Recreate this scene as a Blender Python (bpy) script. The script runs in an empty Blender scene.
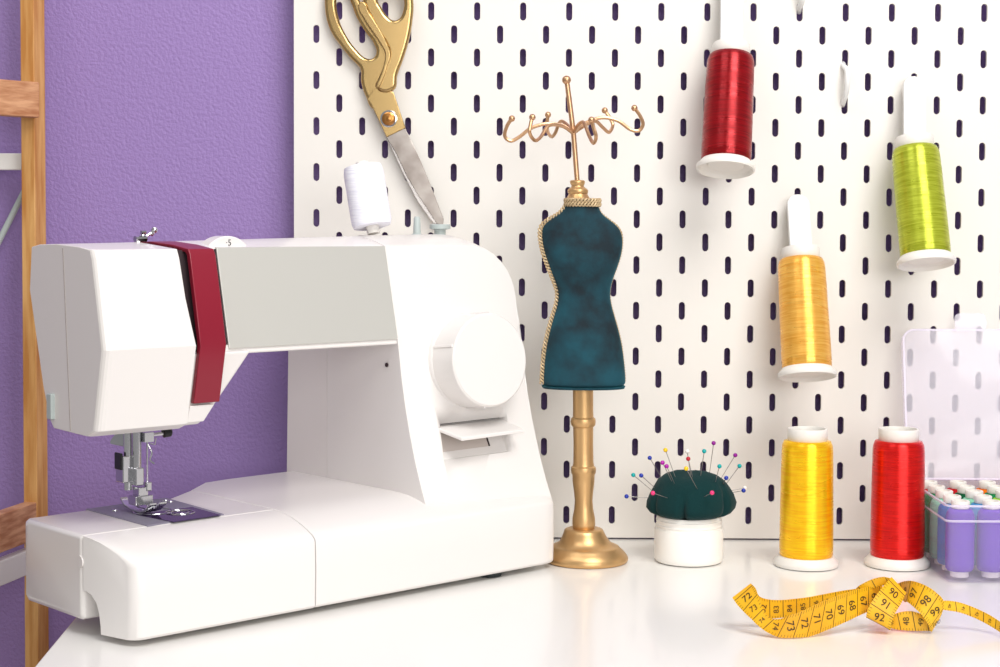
import bpy, bmesh, math, random
from math import sin, cos, pi, radians, sqrt, atan2, exp
from mathutils import Vector, Matrix
random.seed(7)
sc = bpy.context.scene
COL = sc.collection

# ------------------------------------------------------------------ camera
FPX, PY = 1650.0, 289.08
CAM = Vector((0.1712, -1.4426, 0.2774))
YAW, PITCH, ROLL = -0.00716, 0.040023, 0.004167
fw = Vector((sin(YAW) * cos(PITCH), cos(YAW) * cos(PITCH), -sin(PITCH)))
r0 = Vector((cos(YAW), -sin(YAW), 0)); u0 = r0.cross(fw)
RT = r0 * cos(ROLL) + u0 * sin(ROLL); UP = -r0 * sin(ROLL) + u0 * cos(ROLL)
cd = bpy.data.cameras.new('camera'); cam = bpy.data.objects.new('camera', cd); COL.objects.link(cam)
M = Matrix.Identity(4)
for i in range(3):
    M[i][0] = RT[i]; M[i][1] = UP[i]; M[i][2] = -fw[i]; M[i][3] = CAM[i]
cam.matrix_world = M
cd.sensor_width = 36; cd.lens = FPX * 36 / 1000; cd.shift_y = (PY - 333.5) / 1000
cd.clip_start = 0.01
sc.camera = cam

# ------------------------------------------------------------------ light and exposure
sc.view_settings.view_transform = 'Standard'; sc.view_settings.look = 'None'
sc.view_settings.gamma = 1; sc.view_settings.use_curve_mapping = False
sc.view_settings.exposure = 0.15
wd = bpy.data.worlds.new('world'); sc.world = wd; wd.use_nodes = True
wd.node_tree.nodes['Background'].inputs[0].default_value = (1, 0.985, 0.97, 1)
wd.node_tree.nodes['Background'].inputs[1].default_value = 0.33

def area(name, loc, target, size, power, col=(1, 1, 1)):
    l = bpy.data.lights.new(name, 'AREA'); l.shape = 'RECTANGLE'; l.size = size[0]; l.size_y = size[1]; l.energy = power; l.color = col
    o = bpy.data.objects.new(name, l); COL.objects.link(o); o.location = loc
    o.rotation_euler = (Vector(target) - Vector(loc)).to_track_quat('-Z', 'Y').to_euler()
    return o
area('key_softbox', (0.72, -1.15, 1.5), (0.12, -0.1, 0.1), (0.8, 0.8), 20, (1, 0.98, 0.95))
area('fill_softbox', (0.85, -2.5, 0.62), (0.25, 0.0, 0.12), (1.7, 0.9), 22.5, (1, 0.99, 0.97))
area('wall_top_fill', (-0.35, -0.7, 1.5), (-0.15, 0.02, 0.5), (0.7, 0.5), 4, (0.98, 0.98, 1))  # added fill that brightens the upper wall

# ------------------------------------------------------------------ pixel helpers (photo pixel -> world point on a chosen plane)
def ray(x, y): return RT * ((x - 500) / FPX) + UP * ((PY - y) / FPX) + fw
def ony(x, y, Y):
    d = ray(x, y); return CAM + d * ((Y - CAM.y) / d.y)
def onz(x, y, Z=0.0):
    d = ray(x, y); return CAM + d * ((Z - CAM.z) / d.z)
# the sewing machine's own axes
A0 = Vector((-0.07430681, -0.38337353, 0)); MANG = radians(42.65355)
MU = Vector((cos(MANG), sin(MANG), 0)); MV = Vector((-sin(MANG), cos(MANG), 0))
def onv(x, y, v):
    d = ray(x, y); O = A0 + MV * v; t = ((O - CAM).dot(MV)) / d.dot(MV); P = CAM + d * t
    return ((P - A0).dot(MU), P.z)
def onm(x, y, z):
    P = onz(x, y, z); return ((P - A0).dot(MU), (P - A0).dot(MV))

# ------------------------------------------------------------------ materials
def lin(c):
    return tuple((x / 12.92 if x <= 0.04045 else ((x + 0.055) / 1.055) ** 2.4) for x in [v / 255 for v in c]) + (1,)
def mat(name, rgb, rough=0.5, metal=0.0, **k):
    m = bpy.data.materials.new(name); m.use_nodes = True
    b = m.node_tree.nodes['Principled BSDF']
    b.inputs['Base Color'].default_value = lin(rgb); b.inputs['Roughness'].default_value = rough
    b.inputs['Metallic'].default_value = metal
    for kk, v in k.items():
        b.inputs[kk.replace('_', ' ')].default_value = v
    return m
def noise_bump(m, scale, strength, dist=0.001, stretch=(1, 1, 1), detail=3, color=None, cfac=(0.35, 0.65), coord='Object'):
    nt = m.node_tree; N = nt.nodes; L = nt.links; b = N['Principled BSDF']
    tc = N.new('ShaderNodeTexCoord'); mp = N.new('ShaderNodeMapping'); mp.inputs['Scale'].default_value = stretch
    no = N.new('ShaderNodeTexNoise'); no.inputs['Scale'].default_value = scale; no.inputs['Detail'].default_value = detail
    L.new(tc.outputs[coord], mp.inputs[0]); L.new(mp.outputs[0], no.inputs['Vector'])
    if strength:
        bu = N.new('ShaderNodeBump'); bu.inputs['Strength'].default_value = strength; bu.inputs['Distance'].default_value = dist
        L.new(no.outputs['Fac'], bu.inputs['Height']); L.new(bu.outputs[0], b.inputs['Normal'])
    if color:
        cr = N.new('ShaderNodeValToRGB'); cr.color_ramp.elements[0].position = cfac[0]; cr.color_ramp.elements[1].position = cfac[1]
        cr.color_ramp.elements[0].color = lin(color[0]); cr.color_ramp.elements[1].color = lin(color[1])
        L.new(no.outputs['Fac'], cr.inputs[0]); L.new(cr.outputs[0], b.inputs['Base Color'])
    return m

m_wall = noise_bump(mat('purple_plaster', (148, 122, 180), 0.5), 330, 0.6, 0.0016, detail=2)
m_board = mat('board_white', (229, 225, 219), 0.5)
m_table = mat('table_white', (238, 236, 232), 0.22, Coat_Weight=0.15)
m_white = mat('machine_white', (229, 225, 222), 0.3)
m_white2 = mat('machine_white_matte', (228, 223, 220), 0.45)
m_seam = mat('seam_grey', (170, 160, 155), 0.6)
m_pan = mat('slot_grey', (196, 186, 180), 0.5)
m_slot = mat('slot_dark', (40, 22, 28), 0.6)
m_red = mat('crimson_plastic', (132, 16, 40), 0.32)
m_silver = mat('silver_panel', (206, 205, 198), 0.34, 0.35)
m_chrome = mat('chrome', (205, 205, 208), 0.13, 1.0)
m_steel = mat('plate_steel', (140, 136, 152), 0.5, 0.25)
m_bobcov = mat('bobbin_cover_dark', (52, 38, 70), 0.08)
m_greyp = mat('grey_plastic', (176, 186, 184), 0.4)
m_black = mat('black_plastic', (14, 14, 16), 0.3)
m_gold = noise_bump(mat('gold_paint', (208, 168, 116), 0.36, 0.75), 300, 0.12, 0.0006)
m_copper = mat('rose_gold_wire', (206, 164, 126), 0.32, 0.85)
m_goldm = mat('gold_scissor', (190, 160, 108), 0.22, 0.95)
m_goldp = mat('gold_screw', (176, 122, 66), 0.28, 0.9)
m_blade = noise_bump(mat('blade_steel', (150, 140, 134), 0.28, 0.95), 40, 0.0, color=((140, 130, 124), (176, 168, 162)))
m_blade2 = mat('blade_edge', (198, 192, 188), 0.22, 0.95)
m_braid = noise_bump(mat('braid_gold', (196, 172, 134), 0.45, 0.3), 900, 0.4, 0.0006)
m_plast = mat('spool_plastic', (232, 228, 221), 0.35, Subsurface_Weight=0.0)
m_peg = mat('peg_white', (226, 226, 224), 0.35)
m_jar = mat('jar_white', (243, 240, 234), 0.3)
m_ink = mat('tape_ink', (52, 32, 10), 0.6)
m_dgrey = mat('foot_rubber', (38, 44, 46), 0.7)
m_wood = noise_bump(mat('bamboo', (205, 150, 92), 0.45), 28, 0.1, 0.0005, (6, 6, 0.5), 4, ((186, 126, 62), (218, 168, 104)))
m_woodh = noise_bump(mat('bamboo_rail', (196, 136, 98), 0.5), 28, 0.1, 0.0005, (1.5, 1.5, 9), 4, ((170, 112, 74), (214, 162, 122)))
m_rackw = mat('rack_white', (232, 230, 226), 0.4)

# velvet
m_vel = mat('teal_velvet', (0, 74, 88), 0.85, Sheen_Weight=0.32, Sheen_Roughness=0.35)
m_vel.node_tree.nodes['Principled BSDF'].inputs['Sheen Tint'].default_value = lin((40, 170, 190))
noise_bump(m_vel, 38, 0.35, 0.003, detail=6, color=((0, 26, 36), (0, 66, 80)), cfac=(0.36, 0.66))
m_cush = mat('green_felt', (15, 50, 51), 1.0, Specular_IOR_Level=0.15, Sheen_Weight=0.06)
noise_bump(m_cush, 700, 0.5, 0.0006, detail=2)

def thread_mat(name, dark, light, rough=0.3, sc_=38, spec=0.55):
    m = mat(name, light, rough, 0.5 if rough < 0.5 else 0.0)
    b = m.node_tree.nodes['Principled BSDF']; b.inputs['Anisotropic'].default_value = 0.85; b.inputs['Anisotropic Rotation'].default_value = 0.25
    b.inputs['Sheen Weight'].default_value = 0.0
    b.inputs['Specular IOR Level'].default_value = spec
    tg = m.node_tree.nodes.new('ShaderNodeTangent'); tg.direction_type = 'RADIAL'; tg.axis = 'Z'
    m.node_tree.links.new(tg.outputs[0], b.inputs['Tangent'])
    if rough < 0.5:    # wound layers differ in sheen from band to band
        nt = m.node_tree; tc = nt.nodes.new('ShaderNodeTexCoord'); mp_ = nt.nodes.new('ShaderNodeMapping'); mp_.inputs['Scale'].default_value = (0.5, 0.5, 3.2)
        no = nt.nodes.new('ShaderNodeTexNoise'); no.inputs['Scale'].default_value = 34; mr = nt.nodes.new('ShaderNodeMapRange')
        mr.inputs['From Min'].default_value = 0.35; mr.inputs['From Max'].default_value = 0.65; mr.inputs['To Min'].default_value = 0.18; mr.inputs['To Max'].default_value = 0.46
        nt.links.new(tc.outputs['Object'], mp_.inputs[0]); nt.links.new(mp_.outputs[0], no.inputs['Vector']); nt.links.new(no.outputs['Fac'], mr.inputs[0]); nt.links.new(mr.outputs[0], b.inputs['Roughness'])
    noise_bump(m, sc_, 0.22, 0.0008, (1.2, 1.2, 26), 3, (dark, light), (0.3, 0.62))
    return m
t_red = thread_mat('thread_red', (196, 6, 4), (226, 18, 10))
t_crim = thread_mat('thread_crimson', (118, 0, 8), (160, 3, 16))
t_yel = thread_mat('thread_yellow', (248, 174, 0), (255, 208, 14))
t_amb = thread_mat('thread_amber', (232, 158, 48), (250, 194, 92))
t_grn = thread_mat('thread_green', (156, 166, 20), (192, 202, 62))
t_whi = thread_mat('thread_white', (228, 228, 240), (246, 246, 252), 0.7, 60, 0.2)

def clear(name, rgb, alpha, rough=0.1):
    m = mat(name, rgb, rough); nt = m.node_tree; N = nt.nodes; L = nt.links
    b = N['Principled BSDF']; tr = N.new('ShaderNodeBsdfTransparent'); mx = N.new('ShaderNodeMixShader')
    tr.inputs[0].default_value = (0.985, 0.975, 1.0, 1)
    mx.inputs[0].default_value = alpha; L.new(tr.outputs[0], mx.inputs[1]); L.new(b.outputs[0], mx.inputs[2])
    L.new(mx.outputs[0], N['Material Output'].inputs['Surface'])
    return m
m_boxc = clear('clear_box', (226, 216, 240), 0.12)
m_lid = clear('frosted_lid', (250, 247, 255), 0.28)
m_boxr = clear('clear_rim', (240, 232, 248), 0.5)

# ------------------------------------------------------------------ mesh helpers
def finish(name, bm, m, parent=None, bevel=0, smooth=35, sub=0, segs=3):
    bmesh.ops.recalc_face_normals(bm, faces=bm.faces)
    me = bpy.data.meshes.new(name); bm.to_mesh(me); bm.free()
    o = bpy.data.objects.new(name, me); COL.objects.link(o)
    for mm in (m if isinstance(m, (list, tuple)) else [m]): me.materials.append(mm)
    if smooth:
        me.shade_smooth(); me.set_sharp_from_angle(angle=radians(smooth))
    if bevel:
        b = o.modifiers.new('bevel', 'BEVEL'); b.width = bevel; b.segments = segs; b.limit_method = 'ANGLE'; b.angle_limit = radians(30); b.harden_normals = True
    if sub:
        s = o.modifiers.new('sub', 'SUBSURF'); s.levels = sub; s.render_levels = sub
    if parent is not None: o.parent = parent
    return o
def tag(o, label=None, cat=None, group=None, kind=None):
    if label: o['label'] = label
    if cat: o['category'] = cat
    if group: o['group'] = group
    if kind: o['kind'] = kind
    return o
def thing(name, label, cat, loc=(0, 0, 0), rz=0, group=None):
    o = bpy.data.objects.new(name, None); COL.objects.link(o); o.location = loc; o.rotation_euler = (0, 0, rz); o.empty_display_size = 0.02
    return tag(o, label, cat, group)
def loft(bm, secs, cap=True, closed=True):
    rings = [[bm.verts.new(p) for p in s] for s in secs]; n = len(rings[0])
    for a, b in zip(rings, rings[1:]):
        for i in range(n if closed else n - 1):
            j = (i + 1) % n
            try: bm.faces.new((a[i], a[j], b[j], b[i]))
            except ValueError: pass
    if cap and closed:
        bm.faces.new(rings[0][::-1]); bm.faces.new(rings[-1])
    return rings
def box(bm, x0, x1, y0, y1, z0, z1, mtx=None):
    vs = [Vector((x, y, z)) for z in (z0, z1) for x, y in ((x0, y0), (x1, y0), (x1, y1), (x0, y1))]
    if mtx is not None: vs = [mtx @ v for v in vs]
    loft(bm, [vs[:4], vs[4:]])
def frame(d):
    d = Vector(d).normalized(); a = Vector((0, 0, 1)) if abs(d.z) < 0.9 else Vector((1, 0, 0))
    x = d.cross(a).normalized(); return x, d.cross(x)
def tube(bm, pts, r, seg=10, cap=True):
    pts = [Vector(p) for p in pts]; rs = r if isinstance(r, (list, tuple)) else [r] * len(pts)
    secs = []; px = None
    for i, p in enumerate(pts):
        d = (pts[min(i + 1, len(pts) - 1)] - pts[max(i - 1, 0)]).normalized()
        if px is None: x, y = frame(d)
        else:
            x = (px - d * px.dot(d)).normalized(); y = d.cross(x)
        px = x
        secs.append([p + (x * cos(2 * pi * k / seg) + y * sin(2 * pi * k / seg)) * rs[i] for k in range(seg)])
    loft(bm, secs, cap)
def lathe(bm, prof, seg=48, mtx=None, cx=0, cy=0, scy=1, cap=True):
    secs = []
    for r, z in prof:
        ring = [Vector((cx + r * cos(2 * pi * k / seg), cy + r * scy * sin(2 * pi * k / seg), z)) for k in range(seg)]
        if mtx is not None: ring = [mtx @ v for v in ring]
        secs.append(ring)
    loft(bm, secs, cap)
def sphere(bm, c, r, seg=16, sx=1, sy=1, sz=1):
    bmesh.ops.create_uvsphere(bm, u_segments=seg, v_segments=seg // 2, radius=r, matrix=Matrix.Translation(c) @ Matrix.Diagonal((sx, sy, sz, 1)))
def smoothpath(P, n=8):
    P = [Vector(p) for p in P]; out = []
    for i in range(len(P) - 1):
        a = P[max(i - 1, 0)]; b = P[i]; c = P[i + 1]; d = P[min(i + 2, len(P) - 1)]
        for k in range(n):
            t = k / n
            out.append(0.5 * ((2 * b) + (c - a) * t + (2 * a - 5 * b + 4 * c - d) * t * t + (3 * b - a - 3 * c + d) * t ** 3))
    out.append(P[-1]); return out
def interp(tab, z):
    if z <= tab[0][0]: return tab[0][1]
    for (a, b), (c, d) in zip(tab, tab[1:]):
        if z <= c: return b + (d - b) * (z - a) / (c - a)
    return tab[-1][1]
def axis_mtx(p, d):
    d = Vector(d).normalized(); x, y = frame(d)
    m = Matrix.Identity(4)
    for i in range(3): m[i][0] = x[i]; m[i][1] = y[i]; m[i][2] = d[i]; m[i][3] = p[i]
    if m.to_3x3().determinant() < 0:
        for i in range(3): m[i][0] = -m[i][0]
    return m

# ------------------------------------------------------------------ setting
WY = 0.030
bm = bmesh.new(); box(bm, -1.6, 1.8, WY, WY + 0.1, -0.75, 1.3)
tag(finish('wall_back', bm, m_wall), kind='structure')
bm = bmesh.new(); box(bm, -1.6, 1.8, -3.2, WY, -0.80, -0.75)
tag(finish('floor', bm, noise_bump(mat('floor_wood', (170, 150, 130), 0.6), 6, 0, color=((150, 130, 110), (180, 160, 140)))), kind='structure')

# table
tb = thing('table', 'glossy white table carrying the sewing machine, dress form and spools', 'table', (0.4, -0.45, -0.75))
bm = bmesh.new()
tp = [(-0.131, -1.0), (1.3, -1.0), (1.3, WY - 0.001), (-0.131, WY - 0.001)]
tp = [(-0.1105, -0.66), (1.3, -0.66), (1.3, WY - 0.001), (-0.1625, WY - 0.001)]
# left edge through the two measured points
tp[0] = (-0.1268 + (-0.66 + 0.4113) * -0.0658, -0.66); tp[3] = (-0.1268 + (WY + 0.4113) * -0.0658, WY - 0.001)
loft(bm, [[Vector((x - 0.4, y + 0.45, z + 0.75)) for x, y in tp] for z in (-0.022, -0.0004)])
finish('tabletop', bm, m_table, tb, bevel=0.0015)
for lx, ly in ((-0.09, -0.62), (1.26, -0.62), (-0.09, -0.03), (1.26, -0.03)):
    bm = bmesh.new(); box(bm, lx - 0.42, lx - 0.38, ly + 0.43, ly + 0.47, 0, 0.728)
    finish('leg', bm, m_rackw, tb, bevel=0.002)

# pegboard with real slots
def pegboard():
    bm = bmesh.new(); z00 = 0.46119; H = 0.010
    n = 6; hw, hl = 0.0028, 0.0080
    out = []
    for k in range(n + 1):
        a = pi * k / n; out.append((hw * cos(a), hl - hw + hw * sin(a)))
    for k in range(n + 1):
        a = pi + pi * k / n; out.append((hw * cos(a), -(hl - hw) + hw * sin(a)))
    T = 0.003
    def quad(x0, x1, z0, z1):
        vs = [bm.verts.new((x, 0, z)) for x, z in ((x0, z0), (x1, z0), (x1, z1), (x0, z1))]; bm.faces.new(vs)
    for j in range(-3, 23):
        for i in range(0, 34):
            cx, cz = i * 0.02, z00 - j * 0.02
            zb = cz - H if j < 22 else 0.0012
            if (i + j) % 2 == 0: quad(cx - H, cx + H, zb, cz + H); continue
            cor = [(H, cz + H - cz), (-H, H), (-H, zb - cz), (H, zb - cz)]
            cv = [bm.verts.new((cx + a, 0, cz + b)) for a, b in cor]
            ov = [bm.verts.new((cx + a, 0, cz + b)) for a, b in out]
            c2 = [bm.verts.new((cx + a * 0.93, 0.0004, cz + b * 0.98)) for a, b in out]
            ov, rim = ov, c2
            ib = [bm.verts.new((cx + a * 0.93, T, cz + b * 0.98)) for a, b in out]
            m = len(ov); q = [0] * (n // 2 + 1) + [1] * (n // 2) + [1] + [2] * 0
            own = []
            for k in range(m):
                a, b = out[k]
                own.append((0 if a >= 0 else 1) if b > 0 else (2 if a < 0 else 3))
            for k in range(m):
                k2 = (k + 1) % m
                if own[k] == own[k2]: bm.faces.new((ov[k], ov[k2], cv[own[k]]))
                else: bm.faces.new((ov[k], ov[k2], cv[own[k2]], cv[own[k]]))
                bm.faces.new((ov[k], rim[k], rim[k2], ov[k2])); bm.faces.new((rim[k], ib[k], ib[k2], rim[k2]))
    xl, xr, zt, zb = -0.01, 33 * 0.02 + 0.01, z00 + 0.07, 0.0012
    quad(-0.0195, xl, zb, zt)
    # outer edge
    def wallq(a, b):
        vs = [bm.verts.new(p) for p in ((a[0], 0, a[1]), (b[0], 0, b[1]), (b[0], T, b[1]), (a[0], T, a[1]))]; bm.faces.new(vs)
    wallq((-0.0195, zb), (-0.0195, zt)); wallq((-0.0195, zt), (xr, zt)); wallq((xr, zt), (xr, zb)); wallq((xr, zb), (-0.0195, zb))
    bmesh.ops.remove_doubles(bm, verts=bm.verts, dist=1e-6)
    o = finish('pegboard', bm, m_board, None, smooth=0)
    return tag(o, 'large white pegboard with rows of upright oval slots leaning on the purple wall', 'pegboard')
pegboard()

# ------------------------------------------------------------------ sewing machine
mc = thing('sewing_machine', 'white sewing machine with a crimson stripe and big round dial', 'sewing machine', (A0.x, A0.y, 0), MANG)
VF = [(0.05, 0.0135), (0.06, 0.019), (0.09, 0.031), (0.125, 0.042), (0.16, 0.0495), (0.187, 0.0535), (0.215, 0.060), (0.259, 0.070)]
def vf(u, z): return interp(VF, z) - 0.009 * max(0, min(1, (u - 0.263) / 0.12))
def ztf(u): return 0.2585 + 0.003 * u
def crown(u): return 0.2612 + 0.020 * u
def sec_body(u, zb, vb, zt=None, nz=10):
    ft = zt if zt is not None else ztf(u); cr = (crown(u) - ztf(u))
    pts = [Vector((u, vf(u, zb + (ft - zb) * k / nz), zb + (ft - zb) * k / nz)) for k in range(nz + 1)]
    f = pts[-1].y
    for t, h in ((0.25, 0.55), (0.5, 0.9), (0.7, 1.0), (1.0, 0.9)):
        v = f + (0.125 - f) * t; pts.append(Vector((u, v, ft + cr * h)))
    pts.append(Vector((u, vb - 0.006, ft + cr * 0.3))); pts.append(Vector((u, vb, ft - 0.006)))
    pts.append(Vector((u, vb, zb)))
    return pts
# pillar
bm = bmesh.new()
us = [0.2632, 0.29, 0.32, 0.335]; R = 0.040; ur = 0.3855
us += [ur - R + R * sin(a * pi / 2) for a in (0.1, 0.25, 0.4, 0.55, 0.7, 0.82, 0.92, 1.0)]
secs = []
for u in us:
    if u <= ur - R: zt = ztf(u)
    else: zt = ztf(u) - R + sqrt(max(0, R * R - (u - (ur - R)) ** 2))
    secs.append(sec_body(u, 0.052, 0.146, zt))
loft(bm, secs); finish('pillar', bm, m_white, mc, bevel=0.0025)
# back cover of the pillar
bm = bmesh.new(); 
loft(bm, [[Vector((u, 0.1468, 0.060)), Vector((u, 0.1468, zt_ - 0.001)), Vector((u, vb - 0.02, zt_ - 0.004)), Vector((u, vb - 0.004, zt_ - 0.02)), Vector((u, vb, 0.060))] for u, vb, zt_ in ((0.2635, 0.204, 0.259), (0.33, 0.204, 0.259), (0.3555, 0.182, 0.25), (0.372, 0.166, 0.236))])
finish('back_cover', bm, m_white2, mc, bevel=0.002)
# arm
bm = bmesh.new(); loft(bm, [sec_body(u, 0.183, 0.140) for u in (0.094, 0.15, 0.2, 0.2630)]); finish('arm', bm, m_white, mc, bevel=0.0018)
# silver front panel
bm = bmesh.new(); zs = [0.1872, 0.205, 0.22, 0.24, 0.2545, 0.2592]
loft(bm, [[Vector((u, vf(0.2, z) - 0.0016, z)) for z in zs] + [Vector((u, vf(0.2, z) + 0.002, z)) for z in zs[::-1]] for u in (0.1085, 0.2622)])
tag(finish('front_panel', bm, m_silver, mc, bevel=0.0006), 'silver-grey front panel')
bm = bmesh.new(); box(bm, 0.1070, 0.1084, 0.050, 0.0685, 0.190, 0.2580)
for v_ in bm.verts: v_.co.y = vf(0.1, v_.co.z) + (-0.0005 if v_.co.y < 0.06 else 0.01)
finish('panel_gap_shade', bm, m_slot, mc)  # shadow line beside the panel, built as a dark strip
# head: white face cover
HF = [(0.134, 0.050), (0.137, 0.0455), (0.192, 0.0335), (0.252, 0.0462), (0.2575, 0.0482)]
def hsec(u, dv=0, us0=0.0, z1=0.2575, zb=0.134):
    z2 = z1 + 0.0023 + 0.001
    P = [(interp(HF, zb + 0.003) + dv, zb + 0.003), (interp(HF, 0.16) + dv, 0.16), (interp(HF, 0.192) + dv, 0.192), (interp(HF, 0.225) + dv, 0.225), (interp(HF, 0.252) + dv, 0.252), (interp(HF, 0.2575) + dv + 0.001, z1 + 0.001),
         (0.07, z2 - 0.0005), (0.10, z2 + 0.0009 + 0.015 * u), (0.125, z2 + 0.0003), (0.1372, 0.2592), (0.1405, 0.229), (0.121, 0.162), (0.112, 0.140), (0.106, zb), (0.056 + dv, zb - 0.0012)]
    return [Vector((u, v, z)) for v, z in P]
bm = bmesh.new()
loft(bm, [hsec(0.0, 0.0045), hsec(0.0006, 0.0028), hsec(0.0018, 0.0013), hsec(0.0036, 0.0004), hsec(0.006), hsec(0.0645)])
for v_ in bm.verts:
    if v_.co.x > 0.05 and v_.co.y < 0.06:      # right edge of the cover kinks outward lower down
        v_.co.x = 0.0645 + 0.0055 * max(0, min(1, (0.232 - v_.co.z) / 0.03))
finish('face_cover', bm, m_white, mc, bevel=0.0016, smooth=9)
# seam groove strip on the end face
bm = bmesh.new()
for z0_, z1_ in ((0.1345, 0.259),):
    box(bm, -0.0002, 0.004, 0.0905, 0.0912, z0_, z1_)
for v_ in bm.verts: v_.co.y -= (0.26 - v_.co.z) * 0.075
finish('cover_seam', bm, m_seam, mc)
bm = bmesh.new(); box(bm, -0.003, 0.001, 0.104, 0.111, 0.140, 0.158); finish('cutter_guard', bm, m_greyp, mc, bevel=0.001)
# head core (behind the stripe)
bm = bmesh.new()
def vcore(z): return interp(HF, z) + 0.004
zs = [0.1345, 0.15, 0.17, 0.186]
secs = []
for z in zs:
    ue = 0.0865 + (z - 0.1345) / (0.186 - 0.1345) * (0.121 - 0.0865)
    v0 = vcore(z) + 0.0005
    secs.append([Vector((0.0655, v0, z)), Vector((ue, v0 + 0.003, z)), Vector((ue, 0.125, z)), Vector((0.0655, 0.125, z))])
loft(bm, secs)
finish('head_housing', bm, m_white, mc, bevel=0.002)
bm = bmesh.new()
loft(bm, [[Vector((0.0765, vcore(z), z)), Vector((0.0950, vcore(z), z)), Vector((0.0950, 0.127, z)), Vector((0.0765, 0.127, z))] for z in (0.1862, 0.192, 0.225, 0.252, 0.2578)])
for v_ in bm.verts:
    if v_.co.z > 0.2575 and v_.co.y > 0.1: v_.co.z = 0.2608
finish('head_core', bm, m_white, mc)
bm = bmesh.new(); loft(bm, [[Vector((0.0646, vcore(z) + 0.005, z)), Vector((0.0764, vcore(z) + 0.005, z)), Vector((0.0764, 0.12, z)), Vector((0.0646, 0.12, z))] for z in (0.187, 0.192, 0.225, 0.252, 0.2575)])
finish('thread_slot_shade', bm, m_slot, mc)  # dark filler standing in for the shadow between cover and stripe
# crimson stripe, wrapping over the top
bm = bmesh.new()
path = [(interp(HF, z) , z) for z in (0.151, 0.170, 0.192, 0.222, 0.254)] + [(0.0495, 0.2585), (0.07, 0.2612), (0.10, 0.2632), (0.128, 0.2622)]
inner = [(v + 0.0045, z) for v, z in path[:5]] + [(0.0535, 0.2560), (0.07, 0.2585), (0.10, 0.2605), (0.128, 0.2595)]
loft(bm, [[Vector((u, v, z)) for v, z in path + inner[::-1]] for u in (0.0732, 0.0943)])
tag(finish('stripe', bm, m_red, mc, bevel=0.0008), 'crimson stripe running over the head')
# chin plate under the stripe
bm = bmesh.new(); loft(bm, [[Vector((u0_, v_ - 0.0005, z)), Vector((u1_, v_, z)), Vector((u1_, v_ + 0.006, z)), Vector((u0_, v_ + 0.006, z))] for z, v_, u0_, u1_ in ((0.1375, 0.0478, 0.0705, 0.0845), (0.1495, 0.0445, 0.0712, 0.0915))])
finish('chin_plate', bm, m_white, mc, bevel=0.0006)
bm = bmesh.new(); loft(bm, [[Vector((0.0655, vcore(z) - 0.0015, z)), Vector((0.118, vcore(z) + 0.003, z)), Vector((0.118, 0.12, z)), Vector((0.0655, 0.12, z))] for z in (0.1862, 0.1865)])
bm.free()

# base, extension tray and free arm
TOP = [(0.0, 0.0515), (0.0010, 0.0535), (0.0035, 0.0556), (0.010, 0.0588), (0.02, 0.0624), (0.03, 0.0652), (0.04, 0.0670), (0.05, 0.0678)]
def bsec(u, vb, v0=0.0, zb=0.004):
    P = [(v0 + 0.002, zb), (v0, zb + 0.002), (v0 - 0.0005, 0.03)] + [(max(v, v0 + v * 0.9), z) for v, z in TOP] + [(0.06, 0.068), (vb - 0.003, 0.068), (vb, 0.066), (vb, zb)]
    return [Vector((u, v, z)) for v, z in P]
bm = bmesh.new()
loft(bm, [bsec(u, vb, v0) for u, vb, v0 in ((0.1466, 0.168, 0), (0.175, 0.193, 0), (0.2, 0.197, 0), (0.30, 0.2, 0), (0.322, 0.2, 0), (0.345, 0.194, 0), (0.370, 0.171, 0), (0.379, 0.163, 0.0008), (0.3835, 0.160, 0.003), (0.3862, 0.155, 0.008))])
finish('base', bm, m_white, mc, bevel=0.001)
bm = bmesh.new(); secs = []
for u in (-0.008, -0.0077, -0.0068, -0.005, -0.002, 0.002, 0.007, 0.012, 0.018, 0.06, 0.1456):
    r = 0.010; k = u + 0.008
    v0 = r - sqrt(max(0, r * r - (r - min(k, r)) ** 2)); v0 *= 0.85
    P = [(v0 + 0.002, 0.004), (v0, 0.006), (v0 - 0.0005, 0.03)]
    P += [(v0 + (0.05 - v0) * v / 0.05, z) for v, z in TOP]
    P += [(0.050, 0.031), (0.046, 0.0308), (0.0415, 0.029), (0.0370, 0.0245), (0.0345, 0.018), (0.0332, 0.010), (0.0328, 0.004)]
    secs.append([Vector((u, v, z)) for v, z in P])
loft(bm, secs)
for v_ in bm.verts: v_.co.x += 0.011 * max(0, 1 - v_.co.y / 0.048) * max(0, min(1, 1 - (v_.co.x + 0.008) / 0.05))
finish('extension_tray', bm, m_white, mc, bevel=0.0008)
bm = bmesh.new()
secs = []
for u, vb in ((-0.0085, 0.132), (-0.0065, 0.1355), (0.05, 0.139), (0.112, 0.143), (0.1456, 0.167)):
    e = 0.002 if u < -0.008 else 0
    secs.append([Vector((u, 0.0508 + e, 0.012 + e)), Vector((u, 0.0508 + e, 0.0680 - e)), Vector((u, vb - 0.004, 0.0682 - e)), Vector((u, vb, 0.066 - e)), Vector((u, vb, 0.014)), Vector((u, vb - 0.004, 0.010 + e)), Vector((u, 0.054 + e, 0.0105 + e))])
loft(bm, secs); finish('free_arm', bm, m_white, mc, bevel=0.0012)
bm = bmesh.new()
lathe(bm, [(0.0, 0), (0.0042, 0), (0.0042, 0.002), (0, 0.002)], 16, Matrix.Translation((-0.0086, 0.0535, 0.050)) @ Matrix.Rotation(-pi / 2, 4, 'Y') @ Matrix.Translation((0, 0, -0.0017)))
finish('release_catch', bm, m_white2, mc)
for u, v in ((0.325, 0.0145), (0.17, 0.03), (0.315, 0.17), (0.19, 0.16)):
    bm = bmesh.new(); lathe(bm, [(0.009, 0), (0.0095, 0.001), (0.009, 0.006)], 20, cx=u, cy=v)
    tag(finish('foot', bm, m_dgrey, mc), 'dark rubber foot')

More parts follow.
